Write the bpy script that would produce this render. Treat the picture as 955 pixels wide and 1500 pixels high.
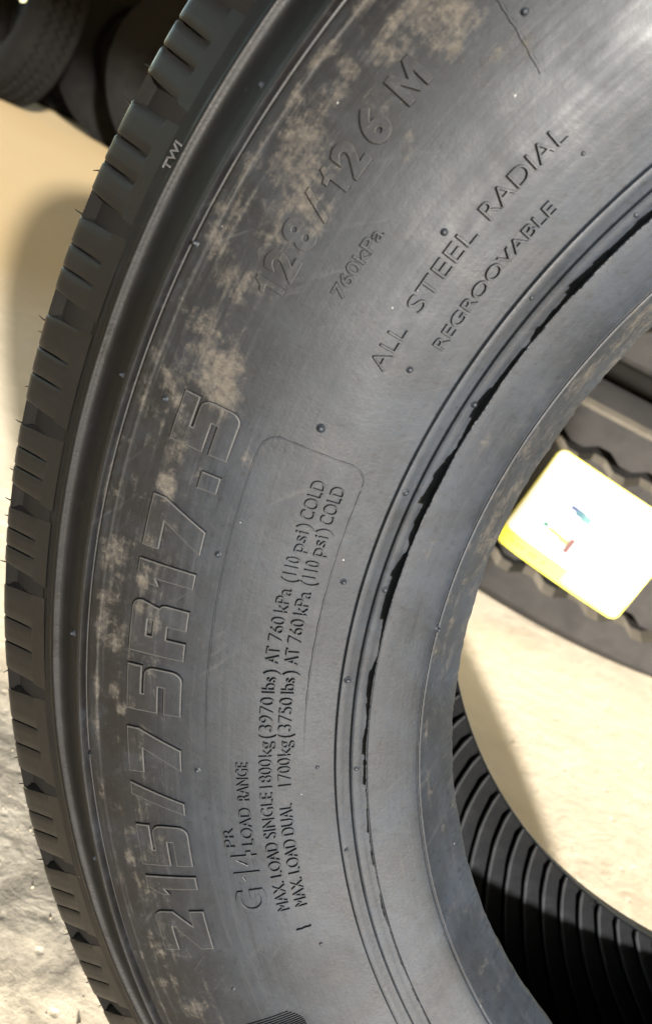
import bpy, bmesh, math, random
from mathutils import Vector, Matrix
random.seed(7)
R = math.radians
for o in list(bpy.data.objects): bpy.data.objects.remove(o)
scene = bpy.context.scene
col = scene.collection
TYRE_R = .3905

# ---------------------------------------------------------------- camera
cam_d = bpy.data.cameras.new('camera'); cam = bpy.data.objects.new('camera', cam_d); col.objects.link(cam)
Wm = [[0.8847654, 0.4646080, -0.0364638], [0.1792186, -0.2669760, 0.9468920], [0.4301986, -0.8443123, -0.3194775]]
cam.matrix_world = Matrix(((Wm[0][0], -Wm[0][1], -Wm[0][2], -.2602739), (Wm[1][0], -Wm[1][1], -Wm[1][2], -.3560154),
                           (Wm[2][0], -Wm[2][1], -Wm[2][2], .4456988), (0, 0, 0, 1)))
cam_d.sensor_fit = 'VERTICAL'; cam_d.sensor_height = 24; cam_d.lens = 24 * 1271.6 / 1500
cam_d.clip_start = .02; cam_d.clip_end = 2000
cam_d.dof.use_dof = True; cam_d.dof.focus_distance = .31; cam_d.dof.aperture_fstop = cam_d.lens / 2.0
scene.camera = cam

# ---------------------------------------------------------------- sky, sun, exposure
SUN = Vector((.460, -.865, .199)).normalized()
world = bpy.data.worlds.new('World'); scene.world = world; world.use_nodes = True
wn = world.node_tree; bg = wn.nodes['Background']
sky = wn.nodes.new('ShaderNodeTexSky'); sky.sky_type = 'NISHITA'; sky.sun_disc = False
sky.sun_elevation = math.asin(SUN.z); sky.sun_rotation = math.atan2(SUN.x, SUN.y)
wn.links.new(sky.outputs[0], bg.inputs[0]); bg.inputs[1].default_value = .15
sd = bpy.data.lights.new('sun', 'SUN'); sd.energy = 5.0; sd.angle = R(2.2); sd.color = (1, .98, .955)
so = bpy.data.objects.new('sun', sd); so.rotation_euler = SUN.to_track_quat('Z', 'Y').to_euler(); col.objects.link(so)
scene.view_settings.view_transform = 'Standard'; scene.view_settings.look = 'None'
scene.view_settings.exposure = 2.5; scene.view_settings.gamma = 1

# ---------------------------------------------------------------- helpers
class NT:
    def __init__(s, name):
        s.m = bpy.data.materials.new(name); s.m.use_nodes = True; s.t = s.m.node_tree
        s.b = s.t.nodes['Principled BSDF']
    def n(s, typ, **kw):
        x = s.t.nodes.new(typ)
        for k, v in kw.items():
            if k.startswith('i_'):
                key = k[2:]; x.inputs[int(key) if key.isdigit() else key.replace('_', ' ')].default_value = v
            else: setattr(x, k, v)
        return x
    def l(s, a, b): s.t.links.new(a, b)
    def math(s, op, a, b=None, c=None, clamp=False):
        x = s.n('ShaderNodeMath', operation=op); x.use_clamp = clamp
        for i, v in enumerate((a, b, c)):
            if v is None: continue
            if isinstance(v, (int, float)): x.inputs[i].default_value = v
            else: s.l(v, x.inputs[i])
        return x.outputs[0]
    def mix(s, f, a, b):
        x = s.n('ShaderNodeMix', data_type='RGBA')
        for i, v in ((0, f), (6, a), (7, b)):
            if isinstance(v, (int, float)): x.inputs[i].default_value = v
            elif isinstance(v, tuple): x.inputs[i].default_value = (*v, 1)
            else: s.l(v, x.inputs[i])
        return x.outputs[2]
    def noise(s, vec, scale, detail=4, rough=.55, dist=0):
        x = s.n('ShaderNodeTexNoise'); x.inputs['Scale'].default_value = scale; x.inputs['Detail'].default_value = detail
        x.inputs['Roughness'].default_value = rough; x.inputs['Distortion'].default_value = dist
        if vec is not None: s.l(vec, x.inputs['Vector'])
        return x.outputs['Fac']
    def range(s, v, a, b, c=0, d=1):
        x = s.n('ShaderNodeMapRange'); x.interpolation_type = 'SMOOTHSTEP'
        s.l(v, x.inputs[0])
        for i, q in enumerate((a, b, c, d)): x.inputs[i + 1].default_value = q
        return x.outputs[0]
    def bump(s, h, strength, dist, prev=None):
        x = s.n('ShaderNodeBump'); x.inputs['Strength'].default_value = strength; x.inputs['Distance'].default_value = dist
        s.l(h, x.inputs['Height'])
        if prev is not None: s.l(prev, x.inputs['Normal'])
        return x.outputs[0]
    def out(s, color=None, rough=None, normal=None, spec=None):
        for key, v in (('Base Color', color), ('Roughness', rough), ('Normal', normal), ('Specular IOR Level', spec)):
            if v is None: continue
            if isinstance(v, (int, float)): s.b.inputs[key].default_value = v
            elif isinstance(v, tuple): s.b.inputs[key].default_value = (*v, 1)
            else: s.l(v, s.b.inputs[key])
        return s.m

def mesh_obj(name, bm, mat, parent=None, smooth=35):
    me = bpy.data.meshes.new(name); bm.to_mesh(me); bm.free()
    if smooth:
        for p in me.polygons: p.use_smooth = True
        me.set_sharp_from_angle(angle=R(smooth))
    for m in (mat if isinstance(mat, list) else [mat]): me.materials.append(m)
    o = bpy.data.objects.new(name, me); col.objects.link(o)
    if parent is not None: o.parent = parent
    return o
def tag(o, label=None, cat=None, group=None, kind=None):
    for k, v in (('label', label), ('category', cat), ('group', group), ('kind', kind)):
        if v: o[k] = v
    return o
def empty(name, loc, rot=(0, 0, 0)):
    o = bpy.data.objects.new(name, None); o.location = loc; o.rotation_euler = rot
    o.empty_display_size = .1; col.objects.link(o); return o
def interp(x, pts):
    if x <= pts[0][0]: return pts[0][1]
    for (a, u), (b, v) in zip(pts, pts[1:]):
        if x <= b: return u + (v - u) * (x - a) / (b - a)
    return pts[-1][1]
def smooth_curve(pts, step):
    """Catmull-Rom through points, resampled to about step."""
    out = []
    P = [pts[0]] + list(pts) + [pts[-1]]
    for i in range(1, len(P) - 2):
        a, b, c, d = P[i - 1], P[i], P[i + 1], P[i + 2]
        n = max(1, int(math.dist(b, c) / step))
        for k in range(n):
            t = k / n
            out.append(tuple(.5 * (2 * b[j] + (c[j] - a[j]) * t + (2 * a[j] - 5 * b[j] + 4 * c[j] - d[j]) * t * t
                                   + (-a[j] + 3 * b[j] - 3 * c[j] + d[j]) * t ** 3) for j in (0, 1)))
    out.append(pts[-1]); return out
def revolve(bm, prof, thetas, closed=True, fn=None):
    rows = []
    for t in thetas:
        c, s = math.cos(R(t)), math.sin(R(t))
        row = []
        for k, (r, z) in enumerate(prof):
            if fn: r, z = fn(t, k, r, z)
            row.append(bm.verts.new((r * c, r * s, z)))
        rows.append(row)
    n = len(rows)
    for i in range(n if closed else n - 1):
        a, b = rows[i], rows[(i + 1) % n]
        for k in range(len(prof) - 1):
            bm.faces.new((a[k], a[k + 1], b[k + 1], b[k]))
    return rows

# ---------------------------------------------------------------- materials
# where dry dust lies on the near sidewall: (angle, radius, size, strength)
DUST = [(161.12,.3192,.0135,.9),(162.64,.3205,.009,.7),(161.43,.3103,.0024,1),(159.96,.3109,.006,.5),(164.08,.3226,.009,.6),(164.88,.3285,.009,.6),(166.57,.3274,.009,.6),(168.56,.3255,.012,.7),(170.43,.3223,.012,.8),(170.07,.3288,.009,.7),(170.83,.3356,.0075,.5),(173.46,.3327,.009,.5),(173.05,.3219,.009,.6),(171.28,.3166,.0105,.7),(176.33,.3277,.0105,.5),(176.36,.3203,.0075,.5),(175.66,.3324,.006,.5),(178.97,.3271,.009,.8),(180.84,.3175,.0105,1),(181.67,.3131,.0075,1),(180.89,.3269,.009,.7),(183.2,.3263,.009,.6),(184.74,.3305,.009,.5),(182.72,.3299,.0075,.6),(186.12,.3329,.0075,.5),(185.99,.3207,.0075,.5),(188.06,.3321,.0075,.5),(188.07,.3209,.0054,.9),(184.5,.2993,.0045,.7),(190.06,.3316,.006,.5),(192.6,.3324,.0075,.6),(191.81,.3268,.006,.5),(191.64,.3209,.0054,.6),(194.63,.3313,.0045,.6),(194.28,.3219,.0036,1),(197.4,.3274,.0045,.7),(198.64,.33,.0045,.6),(201.5,.3294,.003,1),(202.73,.3267,.003,.8),(210.18,.3242,.0024,.6),(210.97,.3262,.003,1),(213.06,.3299,.0036,.9),(216.52,.3274,.0075,.6),(217.74,.3221,.0075,.4),(219.33,.3247,.009,.5),(221.48,.3259,.009,.5),(223.1,.3233,.009,.4),(224.79,.3211,.009,.5),(160.24,.2989,.012,.3),(158.52,.2964,.012,.25),(156.56,.2932,.012,.25),(166.06,.303,.0036,.5),(166.64,.3027,.0036,.4),(167.12,.2185,.006,.6),(164.58,.2205,.006,.6),(171.55,.2141,.006,.4),(174.47,.214,.0045,.5),(177.45,.2144,.0045,.4),(181.89,.2152,.003,.4),(169.5,.2205,.007,.6),(173,.222,.006,.5),(179.5,.221,.006,.5),(176,.2195,.006,.6),(184.5,.2205,.005,.55),(188,.222,.005,.45),(186,.2175,.004,.5),(192,.221,.004,.4),(197,.219,.004,.35),(178,.2385,.006,.25),(187,.2350,.007,.25),(182,.2330,.007,.2)]

def rubber(name, base=(.030, .031, .034), film=(.034, .029, .026), rough=.5, dust=False, specks=True, grain=1.0, spec=.17, haze=False):
    m = NT(name)
    tc = m.n('ShaderNodeTexCoord').outputs['Object']
    sep = m.n('ShaderNodeSeparateXYZ'); m.l(tc, sep.inputs[0])
    rr = m.math('POWER', m.math('ADD', m.math('MULTIPLY', sep.outputs[0], sep.outputs[0]), m.math('MULTIPLY', sep.outputs[1], sep.outputs[1])), .5)
    big = m.noise(tc, 22, 5, .6, .3); mid = m.noise(tc, 90, 5, .6); fine = m.noise(tc, 900, 3, .6)
    outer = m.range(m.math('ADD', rr, m.math('MULTIPLY', m.math('SUBTRACT', big, .5), .05)), .290, .325)
    c = m.mix(outer, base, film)
    c = m.mix(m.range(big, .35, .7, 0, .55), c, tuple(x * .62 for x in base))
    c = m.mix(m.range(mid, .5, .75, 0, .35), c, tuple(x * 1.7 for x in base))
    if haze:
        # greyish bloom: a dry film wiped about on the flank, stronger towards the bead
        hz = m.noise(tc, 14, 6, .62, 1.2); hz2 = m.noise(tc, 46, 5, .65, .6)
        inner = m.range(rr, .335, .245, .05, 1)
        k = m.math('MULTIPLY', m.range(m.math('ADD', m.math('MULTIPLY', hz, .65), m.math('MULTIPLY', hz2, .35)), .36, .64), inner)
        c = m.mix(m.math('MULTIPLY', k, .6), c, (.0100, .0132, .0186))
        st = m.noise(tc, 420, 3, .6)
        c = m.mix(m.range(st, .56, .74, 0, .35), c, (.0115, .012, .0128))
        c = m.mix(m.range(st, .44, .30, 0, .5), c, (.0014, .0014, .0016))
    rg = m.math('ADD', m.math('MULTIPLY', m.math('SUBTRACT', mid, .5), .32), m.math('MULTIPLY', m.math('SUBTRACT', big, .5), .3))
    rg = m.math('ADD', rg, rough, clamp=True)
    h = m.math('ADD', m.math('MULTIPLY', fine, .35), mid)
    if haze:
        # fine wiping marks that run round the tyre, and slanting scuffs
        th = m.math('ARCTAN2', sep.outputs[1], m.math('MULTIPLY', sep.outputs[0], -1))
        cb = m.n('ShaderNodeCombineXYZ'); m.l(m.math('MULTIPLY', th, 5), cb.inputs[0]); m.l(m.math('MULTIPLY', rr, 420), cb.inputs[1])
        s1 = m.noise(cb.outputs[0], 1.0, 4, .6, .2)
        cb2 = m.n('ShaderNodeCombineXYZ')
        m.l(m.math('ADD', m.math('MULTIPLY', th, 90), m.math('MULTIPLY', rr, 300)), cb2.inputs[0]); m.l(m.math('SUBTRACT', m.math('MULTIPLY', rr, 24), m.math('MULTIPLY', th, 8)), cb2.inputs[1])
        s2 = m.noise(cb2.outputs[0], 1.0, 4, .6, .3)
        c = m.mix(m.range(s1, .56, .74, 0, .4), c, (.0125, .013, .0138))
        c = m.mix(m.range(s1, .42, .28, 0, .4), c, (.0018, .0018, .0020))
        c = m.mix(m.math('MULTIPLY', m.range(s2, .58, .74, 0, .45), m.range(big, .42, .6)), c, (.0145, .015, .016))
        h = m.math('ADD', h, m.math('MULTIPLY', s1, .5))
        rg = m.math('ADD', rg, m.math('MULTIPLY', m.math('SUBTRACT', s1, .5), .25), clamp=True)
        rg = m.math('ADD', rg, m.math('MULTIPLY', m.range(rr, .3565, .3590), -.12), clamp=True)
        spec = m.math('ADD', m.math('MULTIPLY', m.range(rr, .3425, .3475), -.08), spec)
    if haze: c = m.mix(m.range(rr, .3425, .3475, 0, .75), c, (.0011, .0010, .0009))
    if dust:
        at = m.n('ShaderNodeAttribute', attribute_name='dust').outputs['Fac']
        n1 = m.noise(tc, 120, 7, .62, .25); n2 = m.noise(tc, 520, 4, .7)
        d = m.math('ADD', m.math('MULTIPLY', at, .85), m.math('MULTIPLY', m.math('SUBTRACT', n1, .5), 1.9))
        d = m.math('ADD', d, m.math('MULTIPLY', m.math('SUBTRACT', n2, .5), .7))
        d = m.math('ADD', d, m.math('MULTIPLY', m.math('SUBTRACT', s1, .5), .9))
        d = m.range(d, .26, .95, 0, .75)
        d = m.math('MULTIPLY', d, m.range(at, .02, .18))
        dc = m.mix(m.range(n2, .3, .7), (.019, .0165, .013), (.038, .0335, .027))
        c = m.mix(d, c, dc)
        rg = m.math('ADD', rg, m.math('MULTIPLY', d, .4), clamp=True)
        h = m.math('ADD', h, m.math('MULTIPLY', d, .7))
    if specks:
        v = m.n('ShaderNodeTexVoronoi'); v.inputs['Scale'].default_value = 240; m.l(tc, v.inputs['Vector'])
        sc = m.n('ShaderNodeSeparateColor'); m.l(v.outputs['Color'], sc.inputs[0])
        s = m.math('MULTIPLY', m.math('LESS_THAN', v.outputs['Distance'], .065), m.math('GREATER_THAN', sc.outputs[0], .965))
        c = m.mix(m.math('MULTIPLY', s, .8), c, (.11, .105, .10))
    nb = m.bump(h, .42 * grain, .00035)
    return m.out(c, rg, nb, spec)
M_side = rubber('sidewall_rubber', (.0042, .0052, .0068), (.0021, .0018, .0016), dust=True, rough=.55, haze=True)
M_char = rubber('lettering_rubber', (.0046, .0056, .0072), (.0032, .0029, .0027), dust=True, rough=.53, haze=True)
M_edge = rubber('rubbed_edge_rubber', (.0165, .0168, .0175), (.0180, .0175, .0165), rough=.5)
M_tread = rubber('tread_rubber', (.0015, .0014, .0014), (.0015, .0014, .0013), .40, specks=False)
M_settled = rubber('dust_settled_rubber', (.052, .045, .034), (.060, .052, .040), .9, specks=False, spec=.1)
M_ridge = rubber('pale_ridge_rubber', (.0095, .010, .0105), (.009, .0095, .010), .6, grain=1.6)  # paler rubber for the raised ridge of each liner rib
M_white = rubber('chalky_rubber', (.026, .0255, .025), (.026, .0255, .025), .5, specks=False)
M_gloss = rubber('fresh_moulded_rubber', (.006, .006, .006), (.006, .006, .006), .16, specks=False, grain=.3, spec=.6)
M_liner = rubber('liner_rubber', (.0026, .0028, .0031), (.0025, .0027, .003), .5, grain=1.4)
M_flash = rubber('flash_rubber', (.008, .009, .011), (.008, .009, .011), .5, specks=False)
M_old = rubber('weathered_rubber', (.0118, .0112, .0108), (.0150, .0136, .0120), .85, specks=False)
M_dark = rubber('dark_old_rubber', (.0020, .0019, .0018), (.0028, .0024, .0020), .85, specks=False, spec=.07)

def concrete():
    m = NT('dusty_concrete')
    tc = m.n('ShaderNodeTexCoord').outputs['Object']
    a = m.noise(tc, 1.3, 5, .6); b = m.noise(tc, 9, 6, .6, .3); c = m.noise(tc, 34, 6, .62, .3); d = m.noise(tc, 260, 5, .75)
    k = m.mix(m.range(a, .3, .7), (.46, .385, .275), (.54, .465, .345))
    k = m.mix(m.range(b, .45, .75, 0, .5), k, (.36, .29, .20))
    k = m.mix(m.range(c, .52, .72, 0, .5), k, (.55, .47, .35))
    k = m.mix(m.range(d, .62, .72, 0, .5), k, (.22, .18, .13))
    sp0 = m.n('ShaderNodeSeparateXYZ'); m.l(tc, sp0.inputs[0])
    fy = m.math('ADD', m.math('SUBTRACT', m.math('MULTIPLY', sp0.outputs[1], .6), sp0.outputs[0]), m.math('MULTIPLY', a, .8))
    k = m.mix(m.range(fy, 1.7, 2.6, 0, .9), k, (.335, .235, .105))  # yellower floor far left, also darkened in colour in place of part shade
    # rougher patch beside the tyre, with a darker grey colour
    sp = m.n('ShaderNodeSeparateXYZ'); m.l(tc, sp.inputs[0])
    dx = m.math('MULTIPLY', m.math('ADD', sp.outputs[0], .36), 5.0); dy = m.math('MULTIPLY', m.math('SUBTRACT', sp.outputs[1], .115), 6.5)
    q = m.math('POWER', m.math('ADD', m.math('MULTIPLY', dx, dx), m.math('MULTIPLY', dy, dy)), .5)
    q = m.math('ADD', q, m.math('MULTIPLY', m.math('SUBTRACT', c, .5), 1.2))
    patch = m.range(q, .45, 1.25, 1, 0)
    rough_c = m.mix(m.range(c, .38, .62), (.115, .105, .085), (.25, .228, .185))
    k = m.mix(m.math('MULTIPLY', patch, .92), k, rough_c)
    v = m.n('ShaderNodeTexVoronoi'); v.inputs['Scale'].default_value = 75; m.l(tc, v.inputs['Vector'])
    pit = m.range(v.outputs['Distance'], .05, .28)
    sc = m.n('ShaderNodeSeparateColor'); m.l(v.outputs['Color'], sc.inputs[0])
    pit = m.math('MAXIMUM', pit, m.math('LESS_THAN', sc.outputs[0], .72))
    h = m.math('ADD', m.math('MULTIPLY', c, m.math('ADD', m.math('MULTIPLY', patch, .9), .7)), m.math('MULTIPLY', d, .25))
    h = m.math('ADD', h, m.math('MULTIPLY', pit, .25)); h = m.math('ADD', h, m.math('MULTIPLY', b, 1.2))
    return m.out(k, .9, m.bump(h, .55, .0035), .2)

# ---------------------------------------------------------------- setting: the ground
bm = bmesh.new()
xs = [-400, -60, -12] + [-4 + .25 * i for i in range(33)] + [12, 60, 400]
vv = [[bm.verts.new((x, y + 1.5, 0)) for x in xs] for y in xs]
for j in range(len(xs) - 1):
    for i in range(len(xs) - 1): bm.faces.new((vv[j][i], vv[j][i + 1], vv[j + 1][i + 1], vv[j + 1][i]))
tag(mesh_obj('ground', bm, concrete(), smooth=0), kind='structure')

# ---------------------------------------------------------------- the tyre, standing upright; local Z is its axle, towards the viewer
tyre = empty('truck_tire', (0, 0, TYRE_R), (R(90), 0, 0))
tag(tyre, 'large black truck tire standing in front with raised size lettering on its dusty sidewall', 'tire')
FINE = [150 + .15 * i for i in range(601)]
TH = FINE + [240 + 1.5 * i for i in range(1, 180)]
shoulder = [(.3655, .08695), (.3640, .08765), (.3624, .08838), (.3616, .08880), (.3611, .08925), (.3607, .08975), (.3604, .08985), (.3601, .0899), (.3597, .08980), (.3591, .08945), (.3584, .08900),
            (.3574, .0887), (.3562, .0889), (.3540, .0902), (.3515, .0926), (.3488, .0958), (.3465, .0992), (.3450, .1019), (.3441, .1033),
            (.3436, .1040), (.3431, .1042), (.3427, .1038), (.3423, .1026), (.3419, .1012), (.3412, .1009), (.3406, .1010), (.3404, .1026), (.3401, .1036),
            (.3395, .1039), (.3384, .1041), (.3374, .1043), (.3370, .1045), (.3366, .1046), (.3362, .10455), (.3358, .1045)]
bulge = smooth_curve([(.3358, .1045), (.330, .1059), (.3225, .1071), (.312, .1080), (.302, .1082), (.292, .1076), (.280, .1056), (.270, .1025), (.262, .0993), (.2560, .0968), (.2549, .0963)], .0011)
terrace = [(.2546, .0962), (.2543, .0963), (.2540, .0969), (.2535, .0974), (.2528, .0973), (.2515, .0964), (.2502, .0955), (.2495, .0951),
           (.2492, .0952), (.2489, .0958), (.2485, .0964), (.2479, .0965), (.2470, .0960), (.2462, .0957), (.2456, .0952), (.2446, .0946), (.2438, .0942), (.2431, .0938)]
bead = smooth_curve([(.2431, .0938), (.2400, .0925), (.2350, .0899), (.2300, .0869), (.2275, .0850)], .0011) + \
       [(.2271, .0846), (.2269, .0838), (.2266, .0837), (.2264, .0843), (.2258, .0842)]
toe = smooth_curve([(.2258, .0842), (.2236, .0803), (.2206, .0744), (.2180, .0692), (.2163, .0655)], .0011)[:-1] + [(.2161, .0650), (.2157, .0640), (.2156, .0630), (.2158, .0620), (.2170, .0585)]
PROF = shoulder[:-1] + bulge[:-1] + terrace[:-1] + bead[:-1] + toe
ZR = sorted((r, z) for r, z in PROF if r > .2160)
def zr(r): return interp(r, ZR)
def surf(theta, r, h=0.0):
    """point on the near sidewall, h above it along its normal"""
    z0, z1 = zr(r - .002), zr(r + .002)
    nr, nz = -(z1 - z0) / .004, 1.0
    L = math.hypot(nr, nz); nr /= L; nz /= L
    rr = r + h * nr
    return Vector((rr * math.cos(R(theta)), rr * math.sin(R(theta)), zr(r) + h * nz))
def dust_at(theta, r):
    d = 0.0
    for (t, q, s, k) in DUST:
        dx = R(theta - t) * r; dy = r - q
        e = (dx * dx + dy * dy * 1.6) / (s * s)
        if e < 6: d = max(d, k * math.exp(-e * .9))
    if .3345 < r < .3395 and 150 < theta < 232:
        d = max(d, (.55 if theta < 206 else .4) * math.exp(-((r - .3366) / .0017) ** 2))
    if .312 < r < .342 and 150 < theta < 232:
        d = max(d, .30 if theta < 200 else .2)
    if r < .2262: d = max(d, .46 if theta < 190 else max(.2, .46 - .02 * (theta - 190)))
    return d
def set_dust(o):
    a = o.data.attributes.new('dust', 'FLOAT', 'POINT')
    for i, v in enumerate(o.data.vertices):
        x, y, _ = v.co; th = math.degrees(math.atan2(y, x)) % 360
        if 148 < th < 242: a.data[i].value = dust_at(th, math.hypot(x, y))

bm = bmesh.new()
def wob(t, k, r, z):
    # a moulded part is never dead true: faint runout, and a nicked bead toe
    z += .00025 * math.sin(R(t * 7)) + .00012 * math.sin(R(t * 23 + 40))
    if r < .2185 and z < .075:
        q = math.sin(t * .31) + math.sin(t * .77 + 1) + .6 * math.sin(t * 1.9 + 2)
        r += .00014 * q + -.0001 + .00016 * math.sin(t * 5.3 + 2 * math.sin(t * 1.7)) * math.sin(t * .9) ** 4
    return r, z
revolve(bm, PROF, TH, fn=wob)
sidewall = mesh_obj('sidewall', bm, M_side, tyre, smooth=38); set_dust(sidewall)

# crown and the far sidewall
crown = [(.3655, .08685), (.3690, .08525), (.3730, .0829), (.3772, .0795), (.3800, .0770), (.3818, .0754), (.3832, .0752), (.3842, .0770), (.38605, .0765), (.3869, .0745), (.3876, .0690), (.3882, .0600), (.3888, .0480), (.3892, .034)]
for zc in (.026, 0, -.026):
    crown += [(.3895, zc + .0085), (.3900, zc + .0050), (.3790, zc + .0042), (.3790, zc - .0042), (.3900, zc - .0050), (.3895, zc - .0085)]
crown += [(.3890, -.045), (.3880, -.062), (.3864, -.0775), (.3830, -.0805), (.3640, -.0878)]
bm = bmesh.new(); revolve(bm, crown, [150 + .5 * i for i in range(181)] + [240 + 2 * i for i in range(1, 135)])
bm.faces.ensure_lookup_table()
for f in bm.faces:
    if f.calc_center_median().z > .036: f.material_index = 1
mesh_obj('tread', bm, [M_tread, M_dark], tyre, 30)
far = [(.3640, -.0878), (.350, -.095), (.3425, -.103), (.325, -.1070), (.302, -.1082), (.280, -.1056), (.2549, -.0968), (.2431, -.0938), (.2275, -.0865), (.2255, -.0810), (.2228, -.0738), (.2217, -.0712), (.2218, -.0705)]
bm = bmesh.new(); revolve(bm, far, [1.0 * i for i in range(360)])
mesh_obj('sidewall', bm, M_side, tyre, 40)

# inner liner, from toe to toe
LIN = [(.2218, -.0705), (.2228, -.0712), (.2300, -.0760), (.2400, -.0805), (.2500, -.0850), (.270, -.0905), (.300, -.0945), (.330, -.0915), (.350, -.0800), (.362, -.062), (.3665, -.040), (.3680, 0),
       (.3665, .040), (.362, .062), (.350, .0800), (.330, .0915), (.300, .0945), (.270, .0905), (.2500, .0820), (.2350, .0735), (.2240, .0640), (.2170, .0585)]
bm = bmesh.new(); revolve(bm, smooth_curve(LIN, .006), [1.0 * i for i in range(360)])
mesh_obj('inner_liner', bm, M_liner, tyre, 40)
# moulded ribs that sweep outwards over the far half of the liner
far_lin = [(r, z) for r, z in LIN[:10]]
def rib_mesh():
    bm = bmesh.new()
    n = 22; rows = []
    rs = [.2224 + (.350 - .2224) * (i / n) ** 1.1 for i in range(n + 1)]
    for r in rs:
        ang = 225 * (r - .2224) - 240 * (r - .2224) ** 2          # swept backwards
        z0 = interp(r, far_lin); dz = (interp(r + .002, far_lin) - interp(r - .002, far_lin)) / .004
        L = math.hypot(1, dz); nr, nz = -dz / L * -1, 1 / L
        nr = dz / L * -1
        hw = .92 + .25 * (r - .2238) / .05
        row = []
        for da, h in ((-1, -.0008), (-.97, .0008), (-.90, .0022), (-.68, .0025), (-.52, .0010), (.90, .0001), (1, -.0008)):
            hh = h * min(1, .25 + (r - .2224) / .003)
            q = R(ang + da * 1.57 * min(1.0, hw)); rr = r + hh * nr; zz = z0 + hh * nz
            row.append(bm.verts.new((rr * math.cos(q), rr * math.sin(q), zz)))
        rows.append(row)
    for a, b in zip(rows, rows[1:]):
        for k in range(6): bm.faces.new((a[k], b[k], b[k + 1], a[k + 1])).material_index = 1 if k in (2, 3) else 0
    me = bpy.data.meshes.new('liner_rib'); bm.to_mesh(me); bm.free()
    for p in me.polygons: p.use_smooth = True
    me.materials.append(M_liner); me.materials.append(M_ridge); return me
rm = rib_mesh()
for i in range(112):
    o = bpy.data.objects.new('liner_rib', rm); o.parent = tyre; o.rotation_euler.z = R(i * 360 / 112); col.objects.link(o)

# shoulder blocks: one lug between every two cross grooves, each cut by two sipes
GR = [166.1, 171.66, 177.54, 182.66, 188.64, 193.33, 197.89, 204.34, 210.82, 216.31, 221.62, 227.2]
while GR[-1] < 166.1 + 360 - 8: GR.append(GR[-1] + 5.6)
GR.append(166.1 + 360)
FACE = [(.3646, .08745, 0), (.3672, .0862, 0), (.3700, .0850, 0), (.3710, .08455, 0), (.3712, .08445, 1), (.3750, .0828, 1), (.3790, .0810, 1), (.3822, .0796, 1), (.3842, .0787, 1),
        (.3855, .0778, 1), (.38635, .0767, 1), (.3871, .0745, 1), (.3878, .0690, 1), (.3884, .0600, 1), (.3890, .0480, 1), (.3894, .0345, 1), (.3780, .0345, 2)]
def block(bm, g0, g1):
    span = g1 - g0
    hw = .68
    s1, s2 = g0 + span * .40, g0 + span * .635
    sw = .05
    def at(r, z, t): return bm.verts.new((r * math.cos(R(t)), r * math.sin(R(t)), z))
    # stations: (theta, depth) ; depth 1 = sipe floor
    st = []
    a, b = g0 + hw, g1 - hw
    seg = [(a, s1 - sw), (s1 + sw, s2 - sw), (s2 + sw, b)]
    for j, (u, v) in enumerate(seg):
        st += [(u, 0), (u + .10, 0)] + [(u + .1 + (v - u - .2) * k / 3, 0) for k in (1, 2)] + [(v - .10, 0), (v, 0)]
        if j < 2: st += [(v + .002, 1), (seg[j + 1][0] - .002, 1)]
    rows = []
    for i, (t, d) in enumerate(st):
        row = []
        for k, (r, z, f) in enumerate(FACE):
            tt = t
            if i == 0 and k < 8: tt = t - .35 * (1 - k / 8)            # groove narrows towards its inner end
            if i == len(st) - 1 and k < 8: tt = t + .35 * (1 - k / 8)
            edge = i in (0, len(st) - 1) or (st[i - 1][1] == 1 if i else False) or (st[(i + 1) % len(st)][1] == 1)
            rr, zz = r, z
            if edge and d == 0 and f: rr -= .0003; zz -= .0003          # softened arris
            if d and f == 1: rr -= .0045; zz -= .004
            row.append(at(rr, zz, tt))
        rows.append(row)
    for A, B in zip(rows, rows[1:]):
        for k in range(len(FACE) - 1): bm.faces.new((A[k], A[k + 1], B[k + 1], B[k]))
    # groove walls down to the carcass
    base = []
    for k, (r, z, f) in enumerate(FACE):
        q = min(1, k / 9)
        base.append((r - .0005 - .0045 * q, z - .0006 - .0045 * q) if k < 13 else (r - .0050, z))
    for row, t in ((rows[0], st[0][0] - .25), (rows[-1], st[-1][0] + .25)):
        low = [at(r, z, t) for r, z in base]
        for k in range(len(FACE) - 1):
            f = (row[k], low[k], low[k + 1], row[k + 1])
            bm.faces.new(f if row is rows[0] else f[::-1]).material_index = 1 if row is rows[0] else 0
    bmesh.ops.recalc_face_normals(bm, faces=bm.faces)
for g0, g1 in zip(GR, GR[1:]):
    bm = bmesh.new(); block(bm, g0, g1)
    mesh_obj('tread_block', bm, [M_tread, M_gloss], tyre, 32)

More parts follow.
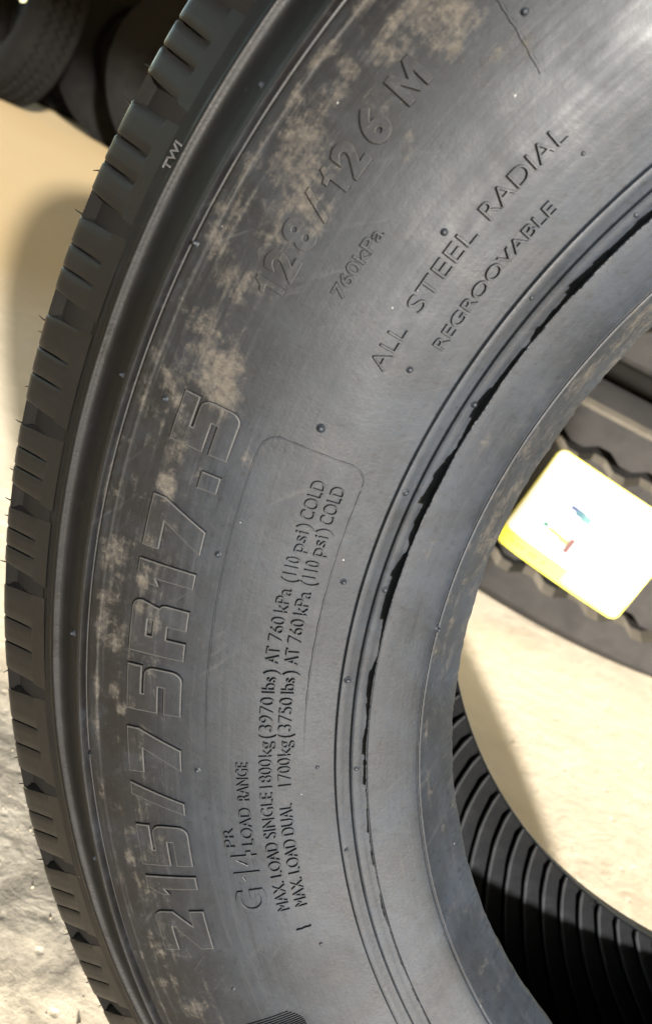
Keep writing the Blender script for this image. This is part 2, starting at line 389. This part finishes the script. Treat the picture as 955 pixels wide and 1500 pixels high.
# ---- lettering
def curve_mesh(cu):
    o = bpy.data.objects.new('tmp', cu); col.objects.link(o)
    dg = bpy.context.evaluated_depsgraph_get(); dg.update()
    me = bpy.data.meshes.new_from_object(o.evaluated_get(dg))
    bpy.data.objects.remove(o); return me
def text_bm(body, offset=0.0, spacing=1.0, depth=.12, bevel=.02):
    cu = bpy.data.curves.new('t', 'FONT'); cu.body = body; cu.size = 1; cu.extrude = depth; cu.bevel_depth = bevel; cu.bevel_resolution = 0
    cu.offset = offset; cu.space_character = spacing; cu.resolution_u = 5
    me = curve_mesh(cu); bm = bmesh.new(); bm.from_mesh(me); bpy.data.meshes.remove(me)
    return bm
def poly_bm(loops, depth=.06, bevel=.012):
    cu = bpy.data.curves.new('g', 'CURVE'); cu.dimensions = '2D'; cu.fill_mode = 'BOTH'; cu.extrude = depth; cu.bevel_depth = bevel; cu.bevel_resolution = 1; cu.offset = -bevel
    for lp in loops:
        s = cu.splines.new('POLY'); s.points.add(len(lp) - 1); s.use_cyclic_u = True
        for p, (x, y) in zip(s.points, lp): p.co = (x, y, 0, 1)
    me = curve_mesh(cu); bm = bmesh.new(); bm.from_mesh(me); bpy.data.meshes.remove(me); return bm
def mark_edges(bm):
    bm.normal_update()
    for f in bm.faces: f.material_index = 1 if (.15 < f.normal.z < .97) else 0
def bend(bm, t0, t1, r0, r1, h, shear=0.0, cap=None, sink=.0004):
    """lay a flat letter mesh on the sidewall from angle t0 to t1, baseline radius r0, cap line r1, top face h above"""
    xs = [v.co.x for v in bm.verts]; ys = [v.co.y for v in bm.verts]; zs = [v.co.z for v in bm.verts]
    x0, x1 = min(xs), max(xs); z0, z1 = min(zs), max(zs)
    y0, y1 = (0, cap) if cap else (min(ys), max(ys))
    for v in bm.verts:
        fx = (v.co.x - x0) / (x1 - x0); fy = (v.co.y - y0) / (y1 - y0); fz = (v.co.z - z0) / (z1 - z0)
        v.co = surf(t0 + (t1 - t0) * fx - shear * fy, r0 + (r1 - r0) * fy, -sink + (h + sink) * fz)
def grid_cut(bm, nx, ny):
    xs = [v.co.x for v in bm.verts]; ys = [v.co.y for v in bm.verts]
    for ax, lo, hi, n in ((0, min(xs), max(xs), nx), (1, min(ys), max(ys), ny)):
        for i in range(1, n):
            co = [0, 0, 0]; no = [0, 0, 0]; co[ax] = lo + (hi - lo) * i / n; no[ax] = 1
            bmesh.ops.bisect_plane(bm, geom=bm.verts[:] + bm.edges[:] + bm.faces[:], plane_co=co, plane_no=no)
def arc(cx, cy, r, a0, a1, n=4): return [(cx + r * math.cos(R(a0 + (a1 - a0) * i / n)), cy + r * math.sin(R(a0 + (a1 - a0) * i / n))) for i in range(n + 1)]
GLYPH = {
 '2': [[(0, 0), (1, 0), (1, .29), (.62, .29), (1, .62)] + arc(.84, .84, .16, 0, 90) + [(0, 1), (0, .70), (.60, .70), (.60, .66), (0, .24)]],
 '1': [[(.30, 0), (1, 0), (1, 1), (.42, 1), (0, .74), (0, .58), (.30, .66)]],
 '5': [[(0, 0)] + arc(.80, .20, .20, -90, 0) + arc(.82, .51, .18, 0, 90) + [(.40, .69), (.40, .73), (1, .73), (1, 1), (0, 1), (0, .42), (.60, .42), (.60, .32), (0, .32)]],
 '/': [[(0, 0), (.42, 0), (1, 1), (.58, 1)]],
 '7': [[(0, .70), (0, 1), (1, 1), (1, .78), (.62, 0), (.12, 0), (.55, .70)]],
 'R': [[(0, 0), (.36, 0), (.36, .34), (.60, .34), (.60, 0), (1, 0)] + arc(.86, .40, .14, 0, 60) + [(.93, .56)] + arc(.84, .84, .16, 0, 90) + [(0, 1)],
       [(.36, .60), (.36, .70), (.66, .70), (.66, .60)]],
 'M': [[(0, 0), (.23, 0), (.23, .62), (.5, .06), (.77, .62), (.77, 0), (1, 0), (1, 1), (.74, 1), (.5, .50), (.26, 1), (0, 1)]],
 'I': [[(.52, 0), (1, 0), (1, 1), (.62, 1), (.40, .80), (0, .72), (0, .56), (.52, .62)]],
 'S': [[(0, 0), (.34, 0), (1, 1), (.66, 1)]],
 '.': [[(0, 0), (1, 0), (1, .33), (0, .33)]],
}
def size_char(c, t0, t1):
    W = abs(t1 - t0) * R(1) * .314 / .0195
    loops = [[(x * W, y) for x, y in lp] for lp in GLYPH[c]]
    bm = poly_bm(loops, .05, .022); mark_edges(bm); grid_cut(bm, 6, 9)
    H = .33 if c == '.' else 1
    bend(bm, t0, t1, .3046, .3046 + .0194 * H, .0012)
    o = mesh_obj('raised_character', bm, [M_char, M_edge], tyre, 28); set_dust(o)
for c, a, b in [('2', 219.75, 216.75), ('1', 215.5, 214.1), ('5', 213.3, 210.35), ('/', 209.45, 207.35), ('7', 206.6, 203.55), ('5', 202.35, 199.35), ('R', 198.5, 195.15), ('1', 194.1, 192.65), ('7', 191.85, 188.7), ('.', 187.5, 186.45), ('5', 185.45, 182.6)]:
    size_char(c, a, b)
CAP = .729
def cap_of():
    bm = text_bm('H'); y = max(v.co.y for v in bm.verts); bm.free(); return y
CAP = cap_of()
for c, tm, w in [('1', 175.75, .42), ('2', 174.35, .78), ('8', 172.62, .80), ('/', 171.0, .62), ('1', 169.65, .42), ('2', 168.27, .78), ('6', 166.44, .80), ('M', 163.88, 1.0)]:
    if c in '1/M':
        bm = poly_bm([[(x * w, y) for x, y in lp] for lp in GLYPH[{'1': 'I', '/': 'S', 'M': 'M'}[c]]], .06, .012); cp = 1
    else: bm = text_bm(c, .032, 1, .06, .016); cp = CAP
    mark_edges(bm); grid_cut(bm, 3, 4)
    hw = w * .0090 / .314 / 2 * 180 / math.pi
    bend(bm, tm + hw, tm - hw,   .3093, .3184, .0014, cap=cp)
    o = mesh_obj('raised_character', bm, [M_char, M_edge], tyre, 30); set_dust(o)
def lettering(parts, h=.0010, off=-.012, mat=None):
    """one moulded line: [(text, t0, t1, r0, r1)] joined"""
    out = bmesh.new()
    for body, t0, t1, r0, r1 in parts:
        bm = text_bm(body, off, 1.0, .06, .012)
        bend(bm, t0, t1, r0, r1, h, cap=CAP)
        me = bpy.data.meshes.new('t'); bm.to_mesh(me); bm.free(); out.from_mesh(me); bpy.data.meshes.remove(me)
    o = mesh_obj('raised_lettering', out, mat or M_char, tyre, 30); set_dust(o)
lettering([('760kPa', 174.25, 170.1, .2943, .2982)], .0012, 0)
lettering([('ALL', 176.6, 173.75, .2742, .2791), ('STEEL', 172.55, 167.1, .2742, .2791), ('RADIAL', 166.1, 160.25, .2742, .2791)], .0014, off=-.02)
lettering([('REGROOVABLE', 173.7, 163.15, .2631, .2666)], .0013)
lettering([('G', 217.3, 215.4, .2816, .2918)], .0010, .004)
PLY = bmesh.new()
for lp, a, b in (([[(.52, 0), (1, 0), (1, 1), (.62, 1), (.40, .80), (0, .72), (0, .58), (.52, .66)]], 214.6, 213.95),
                 ([[(.56, 0), (.78, 0), (.78, .22), (1, .22), (1, .40), (.78, .40), (.78, 1), (.54, 1), (0, .40), (0, .22), (.56, .22)], [(.22, .40), (.56, .40), (.56, .80)]], 213.7, 212.3)):
    w = abs(a - b) * R(1) * .286 / .009
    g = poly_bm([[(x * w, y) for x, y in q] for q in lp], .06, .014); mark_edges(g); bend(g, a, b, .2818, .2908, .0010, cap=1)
    me = bpy.data.meshes.new('t'); g.to_mesh(me); g.free(); PLY.from_mesh(me); bpy.data.meshes.remove(me)
o = mesh_obj('raised_lettering', PLY, [M_char, M_edge], tyre, 30); set_dust(o)
lettering([('PR', 211.95, 210.45, .2888, .2922)], off=-.01)
lettering([('LOAD', 211.85, 208.9, .2822, .2862), ('RANGE', 208.3, 205.35, .2822, .2862)], off=-.012)
for r0, r1, first in ((.2745, .2787, [('MAX.', 217.6, 215.2), ('LOAD', 214.75, 211.9), ('SINGLE', 211.5, 207.8), ('1800', 207.4, 205.15)]),
                      (.2685, .2727, [('MAX.', 217.6, 215.2), ('LOAD', 214.75, 211.9), ('DUAL', 211.5, 208.9), ('1700', 207.4, 205.15)])):
    n3 = '3970' if first[-1][0] == '1800' else '3750'
    words = first + [('kg', 204.95, 203.75), ('(', 203.5, 203.2), (n3, 202.95, 200.35), ('lbs', 200.0, 198.8), (')', 198.55, 198.25), ('AT', 197.75, 196.5), ('760', 196.1, 194.3), ('kPa', 193.95, 192.2),
                     ('(', 191.75, 191.4), ('110', 191.15, 189.9), ('psi', 189.5, 188.05), (')', 187.85, 187.5), ('COLD', 187.2, 184.5)]
    lettering([(w, a, b, r0, r1) for w, a, b in words], off=-.016)
# wear indicator mark on the shoulder edge
lettering([('TWI', 174.0, 172.6, .3613, .3640)], .0008, .004, M_white)

# panel borders: thin moulded lines
def moulded_line(pts, w=.0003, h=.00012, closed=False):
    bm = bmesh.new(); rows = []
    P = [Vector((R(t) * .29, r)) for t, r in pts]
    for i, (t, r) in enumerate(pts):
        a = P[max(0, i - 1)]; b = P[min(len(P) - 1, i + 1)]; d = (b - a).normalized(); nx, ny = -d.y, d.x
        ww = w * (1 + .35 * math.sin(i * 1.7))
        row = []
        for k, hh in ((-1, -.0002), (-.5, h), (.5, h), (1, -.0002)):
            row.append(bm.verts.new(surf(t + math.degrees(nx * ww * k / .29), r + ny * ww * k, hh)))
        rows.append(row)
    for a, b in zip(rows, rows[1:]):
        for k in range(3): bm.faces.new((a[k], a[k + 1], b[k + 1], b[k]))
    bmesh.ops.recalc_face_normals(bm, faces=bm.faces)
    o = mesh_obj('panel_border', bm, M_char, tyre, 40); set_dust(o)
def corner(tc, rc, rad, a0, a1, n=7):
    return [(tc + math.degrees(rad * math.cos(R(a0 + (a1 - a0) * i / n)) / .29), rc + rad * math.sin(R(a0 + (a1 - a0) * i / n))) for i in range(n + 1)]
def line(a, b, n): return [(a[0] + (b[0] - a[0]) * i / n, a[1] + (b[1] - a[1]) * i / n) for i in range(n + 1)]
moulded_line(corner(218.3, .2895, .0060, 0, 90) + line((218.0, .2957), (184.6, .2957 + .0015), 60) + corner(184.0, .2912, .0058, 90, 180) + line((182.86, .290), (182.86, .273), 8) + corner(184.0, .2700, .0058, 180, 270))
moulded_line(line((184.3, .2641), (216, .2641), 60) + corner(218.3, .2700, .0060, 270, 360), .0003, .0001)
moulded_line(corner(176.9, .3290, .0058, 100, 0) + line((178.0, .327), (177.75, .2944), 20))
moulded_line(line((158.7, .3130), (158.9, .3050), 8) + line((158.9, .3040), (159.35, .2905), 10), .0006, .0007)
moulded_line(line((177.6, .2920), (160, .2895), 40), .0003, .00008)
moulded_line(line((219.5, .2742), (219.45, .2690), 8), .0006, .0012)

# knurled patch at the foot of the picture
bm = bmesh.new()
for i in range(60):
    t = 225.9 + i * .165
    r1 = .3215; r0 = .2822 + (.0045 * max(0, 1 - i / 7.0) ** 2)
    rows = []
    for k in range(13):
        r = r0 + (r1 - r0) * k / 12
        tt = t + (r - r0) * 22
        rows.append([bm.verts.new(surf(tt + d, r, h)) for d, h in ((-.055, -.0002), (-.02, .0006), (.02, .0006), (.055, -.0002))])
    for a, b in zip(rows, rows[1:]):
        for k in range(3): bm.faces.new((a[k], a[k + 1], b[k + 1], b[k]))
bmesh.ops.recalc_face_normals(bm, faces=bm.faces)
o = mesh_obj('knurled_patch', bm, M_char, tyre, 0); set_dust(o)

# ragged fin of mould flash standing on the bead line: (angle, height)
FL = [(150, .0024), (159.41,.0026),(163.1,.0026),(166.35,.0036),(167.18,.0030),(169.98,.0015),(172.57,.0020),(174.71,.0033),(176.94,.0028),(178.86,.0012),(180.81,.0036),(182.52,.0036),(186.27,.0042),(187.15,.0014),(189.18,.0034),(192.98,.0028),(194.75,.0013),(196.53,.0006),(198.03,.0024),(199.84,.0026),(201.98,.001),(203.83,.0018),(207.59,.0015),(209.49,.0008),(212.72,.0014),(215.39,.0009),(218.03,.0004),(219.76,.0018),(221.58,.0007),(225.07,.0009),(227.19,.0004),(232.05,.0006),(240,.0005)]
bm = bmesh.new(); rows = []
t = 150.0; nxt = 0; rnd = random.Random(3)
while t < 240:
    if t >= nxt:
        nxt = t + rnd.uniform(.35, 1.9); mul = rnd.choice((.6, .8, 1, 1, 1.15, 1.3)); tilt = rnd.uniform(-.25, .25); t0 = t
    h = max(.00012, 1.6 * interp(t, FL) * mul * (1 + tilt * (t - t0)) + rnd.uniform(-.00022, .00022)); lean = 0
    ct, st = math.cos(R(t)), math.sin(R(t)); r = .2433; z = zr(r)
    row = []
    for rr, zz in ((r + .00022, z - .0003), (r + .00012 + lean * h / .003, z + h), (r - .00012 + lean * h / .003, z + h), (r - .00022, z - .0003)):
        row.append(bm.verts.new((rr * ct, rr * st, zz)))
    rows.append(row); t += rnd.uniform(.06, .16)
for a, b in zip(rows, rows[1:]):
    for k in range(3): bm.faces.new((a[k], a[k + 1], b[k + 1], b[k]))
bmesh.ops.recalc_face_normals(bm, faces=bm.faces)
mesh_obj('mould_flash', bm, M_flash, tyre, 30)

# vent nubs (short cut-off moulding pips)
def nub_mesh():
    bm = bmesh.new(); prof = [(.0017, -.0004), (.0013, .0004), (.0009, .0007), (.0008, .0018), (.00055, .0022), (0.00001, .0022)]
    rows = []
    for i in range(9):
        a = 2 * math.pi * i / 9
        rows.append([bm.verts.new((r * math.cos(a), r * math.sin(a), z)) for r, z in prof])
    for i in range(9):
        a, b = rows[i], rows[(i + 1) % 9]
        for k in range(len(prof) - 1): bm.faces.new((a[k], b[k], b[k + 1], a[k + 1]))
    bmesh.ops.remove_doubles(bm, verts=bm.verts, dist=1e-5)
    me = bpy.data.meshes.new('rubber_nub'); bm.to_mesh(me); bm.free(); me.materials.append(M_char)
    for p in me.polygons: p.use_smooth = True
    return me
nm = nub_mesh()
NUBS = [(168.27,.3473),(175.89,.3397),(183.76,.347),(183.64,.3296),(158.24,.304),(160.2,.2686),(168.16,.2819),(175.72,.268),(167.86,.2518),(181.35,.2826),(175.62,.2465),(183.37,.2515),(191.05,.2994),(191.05,.2599),(199.31,.3491),(190.89,.2466),(198.75,.2519),(206.1,.2993),(206.19,.2599),(206.36,.2469),(206.38,.3404),(194.05,.2265),(214.76,.3516),(213.69,.2523),(224.38,.2267),(223.21,.3029),(221.27,.2678),(220.84,.3413),(160.06,.2469)]
for t, r in NUBS:
    o = bpy.data.objects.new('rubber_nub', nm); p = surf(t, r); n = (surf(t, r, .001) - p).normalized()
    o.parent = tyre; o.location = p; o.rotation_euler = n.to_track_quat('Z', 'Y').to_euler(); s = rnd.uniform(.6, .95); o.scale = (s, s, s * rnd.uniform(.45, .85))
    col.objects.link(o)
# vent hairs on the tread edge
def hair(t, r=.3868, z=.0752, L=.0034):
    bm = bmesh.new(); c, s = math.cos(R(t)), math.sin(R(t))
    p = Vector((r * c, r * s, z)); d = Vector((c, s, rnd.uniform(.1, .7))).normalized(); side = Vector((-s, c, 0)) * rnd.uniform(-.5, .5)
    pts = [p - d * .0006 + (d * q + side * q * q) * L for q in (0, .35, .7, 1)]
    rows = []
    for i, q in enumerate(pts):
        w = .00042 * (1 - .22 * i)
        u = Vector((0, 0, 1)); v = d.cross(u).normalized()
        rows.append([bm.verts.new(q + (u * math.cos(a) + v * math.sin(a)) * w) for a in (0, 2.09, 4.19)])
    for a, b in zip(rows, rows[1:]):
        for k in range(3): bm.faces.new((a[k], a[(k + 1) % 3], b[(k + 1) % 3], b[k]))
    bm.faces.new(rows[-1]); bmesh.ops.recalc_face_normals(bm, faces=bm.faces)
    mesh_obj('vent_hair', bm, M_tread, tyre, 60)
for t in [184.42,183.78,187.35,189.36,192.07,193.76,194.67,197.39,204.04,209.68,211.46,215.08,216.73,222.13,225.84,227.63,170.72,172.61,175.93,178.16]:
    hair(t, L=rnd.uniform(.0018, .0032))
hair(258.5, .2216, -.0712, .006)

# ---------------------------------------------------------------- added overhead light blocker, out of view, shading the far tyres and cutting sky light
M_sheet = NT('shade_blocker_sheet').out((.30, .29, .27), .8, None, .3)
blocker = empty('shade_blocker', (0, 0, 0)); tag(blocker, 'added unseen overhead sheet that shades the far tires and blocks the sky', 'shade_blocker')
def box(name, lo, hi, mat, parent):
    bm = bmesh.new(); bmesh.ops.create_cube(bm, size=1)
    for v in bm.verts: v.co = Vector([lo[i] + (hi[i] - lo[i]) * (v.co[i] + .5) for i in range(3)])
    return mesh_obj(name, bm, mat, parent, 0)
box('blocker_top', (-7, -3.5, 2.45), (7, 6.5, 2.55), M_sheet, blocker)
for x in (-6.8, 6.8):
    for y in (-3.3, 6.3): box('blocker_post', (x - .06, y - .06, 0), (x + .06, y + .06, 2.449), M_sheet, blocker)

# ---------------------------------------------------------------- other tyres
def far_tyre(name, loc, rot, Ro, Wd, mats, grooves, zig, seg=240, settled=None):
    """tyre with zigzag grooves round its tread; local Z is the axle"""
    root = empty(name, loc, rot)
    h = Wd / 2
    # rows across the tread: (z, r, zig)
    rows = [(h * .86, Ro - .020, 0), (h * .83, Ro - .004, 0), (h * .80, Ro, 0)]
    gi = []
    for g, w, zg in grooves:
        gi += [len(rows), len(rows) + 1]; rows += [(g + w, Ro, zg), (g + w * .9, Ro - .022, zg), (g - w * .5, Ro - .022, zg), (g - w * 1.35, Ro, zg)]
    rows += [(-h * .80, Ro, 0), (-h * .83, Ro - .004, 0), (-h * .86, Ro - .020, 0)]
    bm = bmesh.new(); V = []
    for i in range(seg):
        a = 2 * math.pi * i / seg
        q = (0, 1, 1, 0)[i % 4] if zig else 0
        V.append([bm.verts.new((r * math.cos(a), r * math.sin(a), z + (q - .5) * zg)) for z, r, zg in rows])
    for i in range(seg):
        A, B = V[i], V[(i + 1) % seg]
        for k in range(len(rows) - 1):
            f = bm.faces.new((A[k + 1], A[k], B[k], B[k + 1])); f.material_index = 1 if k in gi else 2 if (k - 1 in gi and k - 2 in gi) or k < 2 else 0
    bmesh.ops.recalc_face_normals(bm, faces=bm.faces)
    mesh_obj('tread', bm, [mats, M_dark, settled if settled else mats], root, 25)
    rim = Ro * .57
    for sgn in (1, -1):
        pr = smooth_curve([(Ro - .020, h * .86), (Ro - .035, h * .90), (Ro - .06, h * .96), (Ro * .80, h), (Ro * .68, h * .93), (rim + .02, h * .80), (rim, h * .70), (rim, h * .60), (rim + .03, h * .62), (Ro * .8, h * .86), (Ro - .05, h * .6), (Ro - .04, 0)], .012)
        bm = bmesh.new(); revolve(bm, [(r, z * sgn) for r, z in pr], [3 * i for i in range(120)])
        bmesh.ops.recalc_face_normals(bm, faces=bm.faces)
        mesh_obj('sidewall', bm, mats, root, 40)
    return root
SX, SY, SR = .087, 1.395, .53
SG = [(.096, .0095, .011), (-.094, .0095, .011)]
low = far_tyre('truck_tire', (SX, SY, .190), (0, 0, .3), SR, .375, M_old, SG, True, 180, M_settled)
tag(low, 'wide tire lying flat on the floor with a yellow edged white label on its tread', 'tire', 'tires stacked behind the front tire')
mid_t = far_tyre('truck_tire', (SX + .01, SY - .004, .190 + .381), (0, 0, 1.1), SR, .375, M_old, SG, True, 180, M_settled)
tag(mid_t, 'wide dark tire lying on top of the tire with the white label', 'tire', 'tires stacked behind the front tire')

# paper label stuck on the lower tyre's tread
M_paper = NT('label_paper').out((.52, .52, .50), .45, None, .4)
M_yel = NT('label_yellow').out((.52, .46, .05), .45, None, .4)
M_pale = NT('label_pale_yellow').out((.80, .78, .10), .45, None, .4)
def ink(n, c): return NT(n).out(c, .6)
INK = dict(blue=ink('ink_blue', (.004, .014, .05)), cyan=ink('ink_cyan', (.003, .035, .05)), teal=ink('ink_teal', (.03, .09, .08)), green=ink('ink_green', (.008, .06, .035)), lime=ink('ink_lime', (.09, .11, .03)), red=ink('ink_red', (.05, .010, .008)), grey=ink('ink_grey', (.05, .05, .052)), brown=ink('ink_brown', (.03, .024, .002)))
def on_tread(x, z, off):
    """point on the lower tyre's tread, x along the front face, z height"""
    rr = SR + off; a = -math.pi / 2 + (x - SX) / rr
    return Vector((SX + rr * math.cos(a), SY + rr * math.sin(a), z))
LC = (.040, .183); LTILT = R(-6.0)
def lab(u, v, off):
    x = LC[0] + u * math.cos(LTILT) - v * math.sin(LTILT); z = LC[1] + u * math.sin(LTILT) + v * math.cos(LTILT)
    return on_tread(x, z, off)
def label_patch(name, u0, u1, v0, v1, off, mat, parent, rad=.0, n=10):
    bm = bmesh.new()
    out = []
    if rad:
        for cx, cy, a0 in ((u1 - rad, v1 - rad, 0), (u0 + rad, v1 - rad, 90), (u0 + rad, v0 + rad, 180), (u1 - rad, v0 + rad, 270)): out += arc(cx, cy, rad, a0, a0 + 90, 4)
    else: out = [(u1, v1), (u0, v1), (u0, v0), (u1, v0)]
    vs = [bm.verts.new((x, y, 0)) for x, y in out]; bm.faces.new(vs)
    if u1 - u0 > .03: grid_cut(bm, n, 3)
    top = bmesh.ops.extrude_face_region(bm, geom=bm.faces[:])
    for v in [g for g in top['geom'] if isinstance(g, bmesh.types.BMVert)]: v.co.z = 1
    for v in bm.verts: v.co = lab(v.co.x, v.co.y, off + (.0004 if v.co.z else 0)) - Vector((SX, SY, .190))
    bmesh.ops.recalc_face_normals(bm, faces=bm.faces)
    for v in bm.verts: v.co = Matrix.Rotation(-.3, 3, 'Z') @ v.co
    return mesh_obj(name, bm, mat, parent, 40)
HL, HW = .105, .082
pl = label_patch('paper_label', -HL, HL, -HW, HW, .0012, M_yel, low, .012)
pl['label'] = 'white paper label with a yellow border'
label_patch('label_face', -HL + .002, HL - .002, -HW + .026, HW - .002, .0017, M_paper, pl, .008)
label_patch('label_face', .005, HL - .003, -HW + .004, -HW + .0255, .0017, M_pale, pl, .006)
for u, v, w, h, c in [(-.040, .022, .006, .004, 'blue'), (-.028, .020, .008, .006, 'cyan'), (-.017, .018, .008, .006, 'teal'), (-.058, -.020, .005, .004, 'green'), (-.047, -.022, .006, .004, 'lime'), (-.037, -.023, .007, .004, 'lime'), (-.025, -.025, .008, .005, 'lime'), (-.014, -.027, .005, .013, 'red'),
                      (-.050, .038, .011, .002, 'grey'), (-.071, -.008, .010, .002, 'grey'), (.010, -.032, .009, .002, 'grey')]:
    w *= 1.8; h *= 1.9
    label_patch('printed_mark', u - w / 2, u + w / 2, v - h / 2, v + h / 2, .0022, INK[c], pl)
for k in range(7):
    for q in range(3):
        u = -.070 + .034 * q + .003 * (k % 2)
        label_patch('printed_mark', u - .011 + .002 * ((k * q) % 3), u + .011 - .003 * ((k + q) % 3), .062 - .0062 * k, .0633 - .0062 * k, .0022, INK['grey'], pl)
for u in (-.082, -.072, -.064, -.050, -.043, -.028):
    label_patch('printed_mark', u - .0018, u + .0018, -HW + .011, -HW + .0150, .0017, INK['brown'], pl)

# ---------------------------------------------------------------- tyres far behind on the left
row = [((-3.62, 5.30, .62), (R(90), 0, R(-38)), .62, 'dark blocky tire standing at the far left corner of the yard'),
       ((-2.36, 5.40, .60), (R(90), 0, R(20)), .60, 'brownish dusty tire standing beside the shoulder of the front tire, far behind'),
       ((-3.02, 5.95, .60), (R(90), 0, R(5)), .60, 'dark tire standing in the gap behind the two far left tires')]
for i, (loc, rot, ro, lb) in enumerate(row):
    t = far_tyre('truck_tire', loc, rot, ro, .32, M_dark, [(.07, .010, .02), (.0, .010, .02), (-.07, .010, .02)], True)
    tag(t, lb, 'tire', 'tires standing far behind')
for x in (-4.05, -2.9):
    for k in range(5):
        t = far_tyre('truck_tire', (x + rnd.uniform(-.04, .04), 7.1 + rnd.uniform(-.04, .04), .16 + .325 * k), (0, 0, x * 3 + k), .56, .32, M_dark, [(.05, .010, .02), (-.05, .010, .02)], True, 120)
        tag(t, 'dark old tire lying in the high stacks at the back of the yard', 'tire', 'tires in the stacks at the back')

# ---------------------------------------------------------------- loose grit on the floor
M_grit = NT('floor_grit').out((.24, .205, .15), .9, None, .2)
bm = bmesh.new(); gr = random.Random(11)
for i in range(1500):
    if i < 900: x, y = gr.gauss(-.42, .16), gr.gauss(.12, .22)
    else: x, y = gr.uniform(-1.2, 1.1), gr.uniform(-.5, 1.6)
    r = min(.0015, .0004 + gr.expovariate(1 / .0003))
    m = Matrix.Translation((x, y, r * .25)) @ Matrix.Rotation(gr.uniform(0, 6.3), 4, 'Z') @ Matrix.Diagonal((r * gr.uniform(.7, 1.3), r * gr.uniform(.7, 1.3), r * gr.uniform(.5, .9), 1))
    res = bmesh.ops.create_icosphere(bm, subdivisions=1, radius=1, matrix=m)
    for v in res['verts']: v.co += Vector((gr.uniform(-1, 1), gr.uniform(-1, 1), gr.uniform(-.5, 1))) * r * .22
o = mesh_obj('grit', bm, M_grit, None, 0)
tag(o, 'loose sandy grit scattered over the concrete floor beside the front tire', 'grit', None, 'stuff')
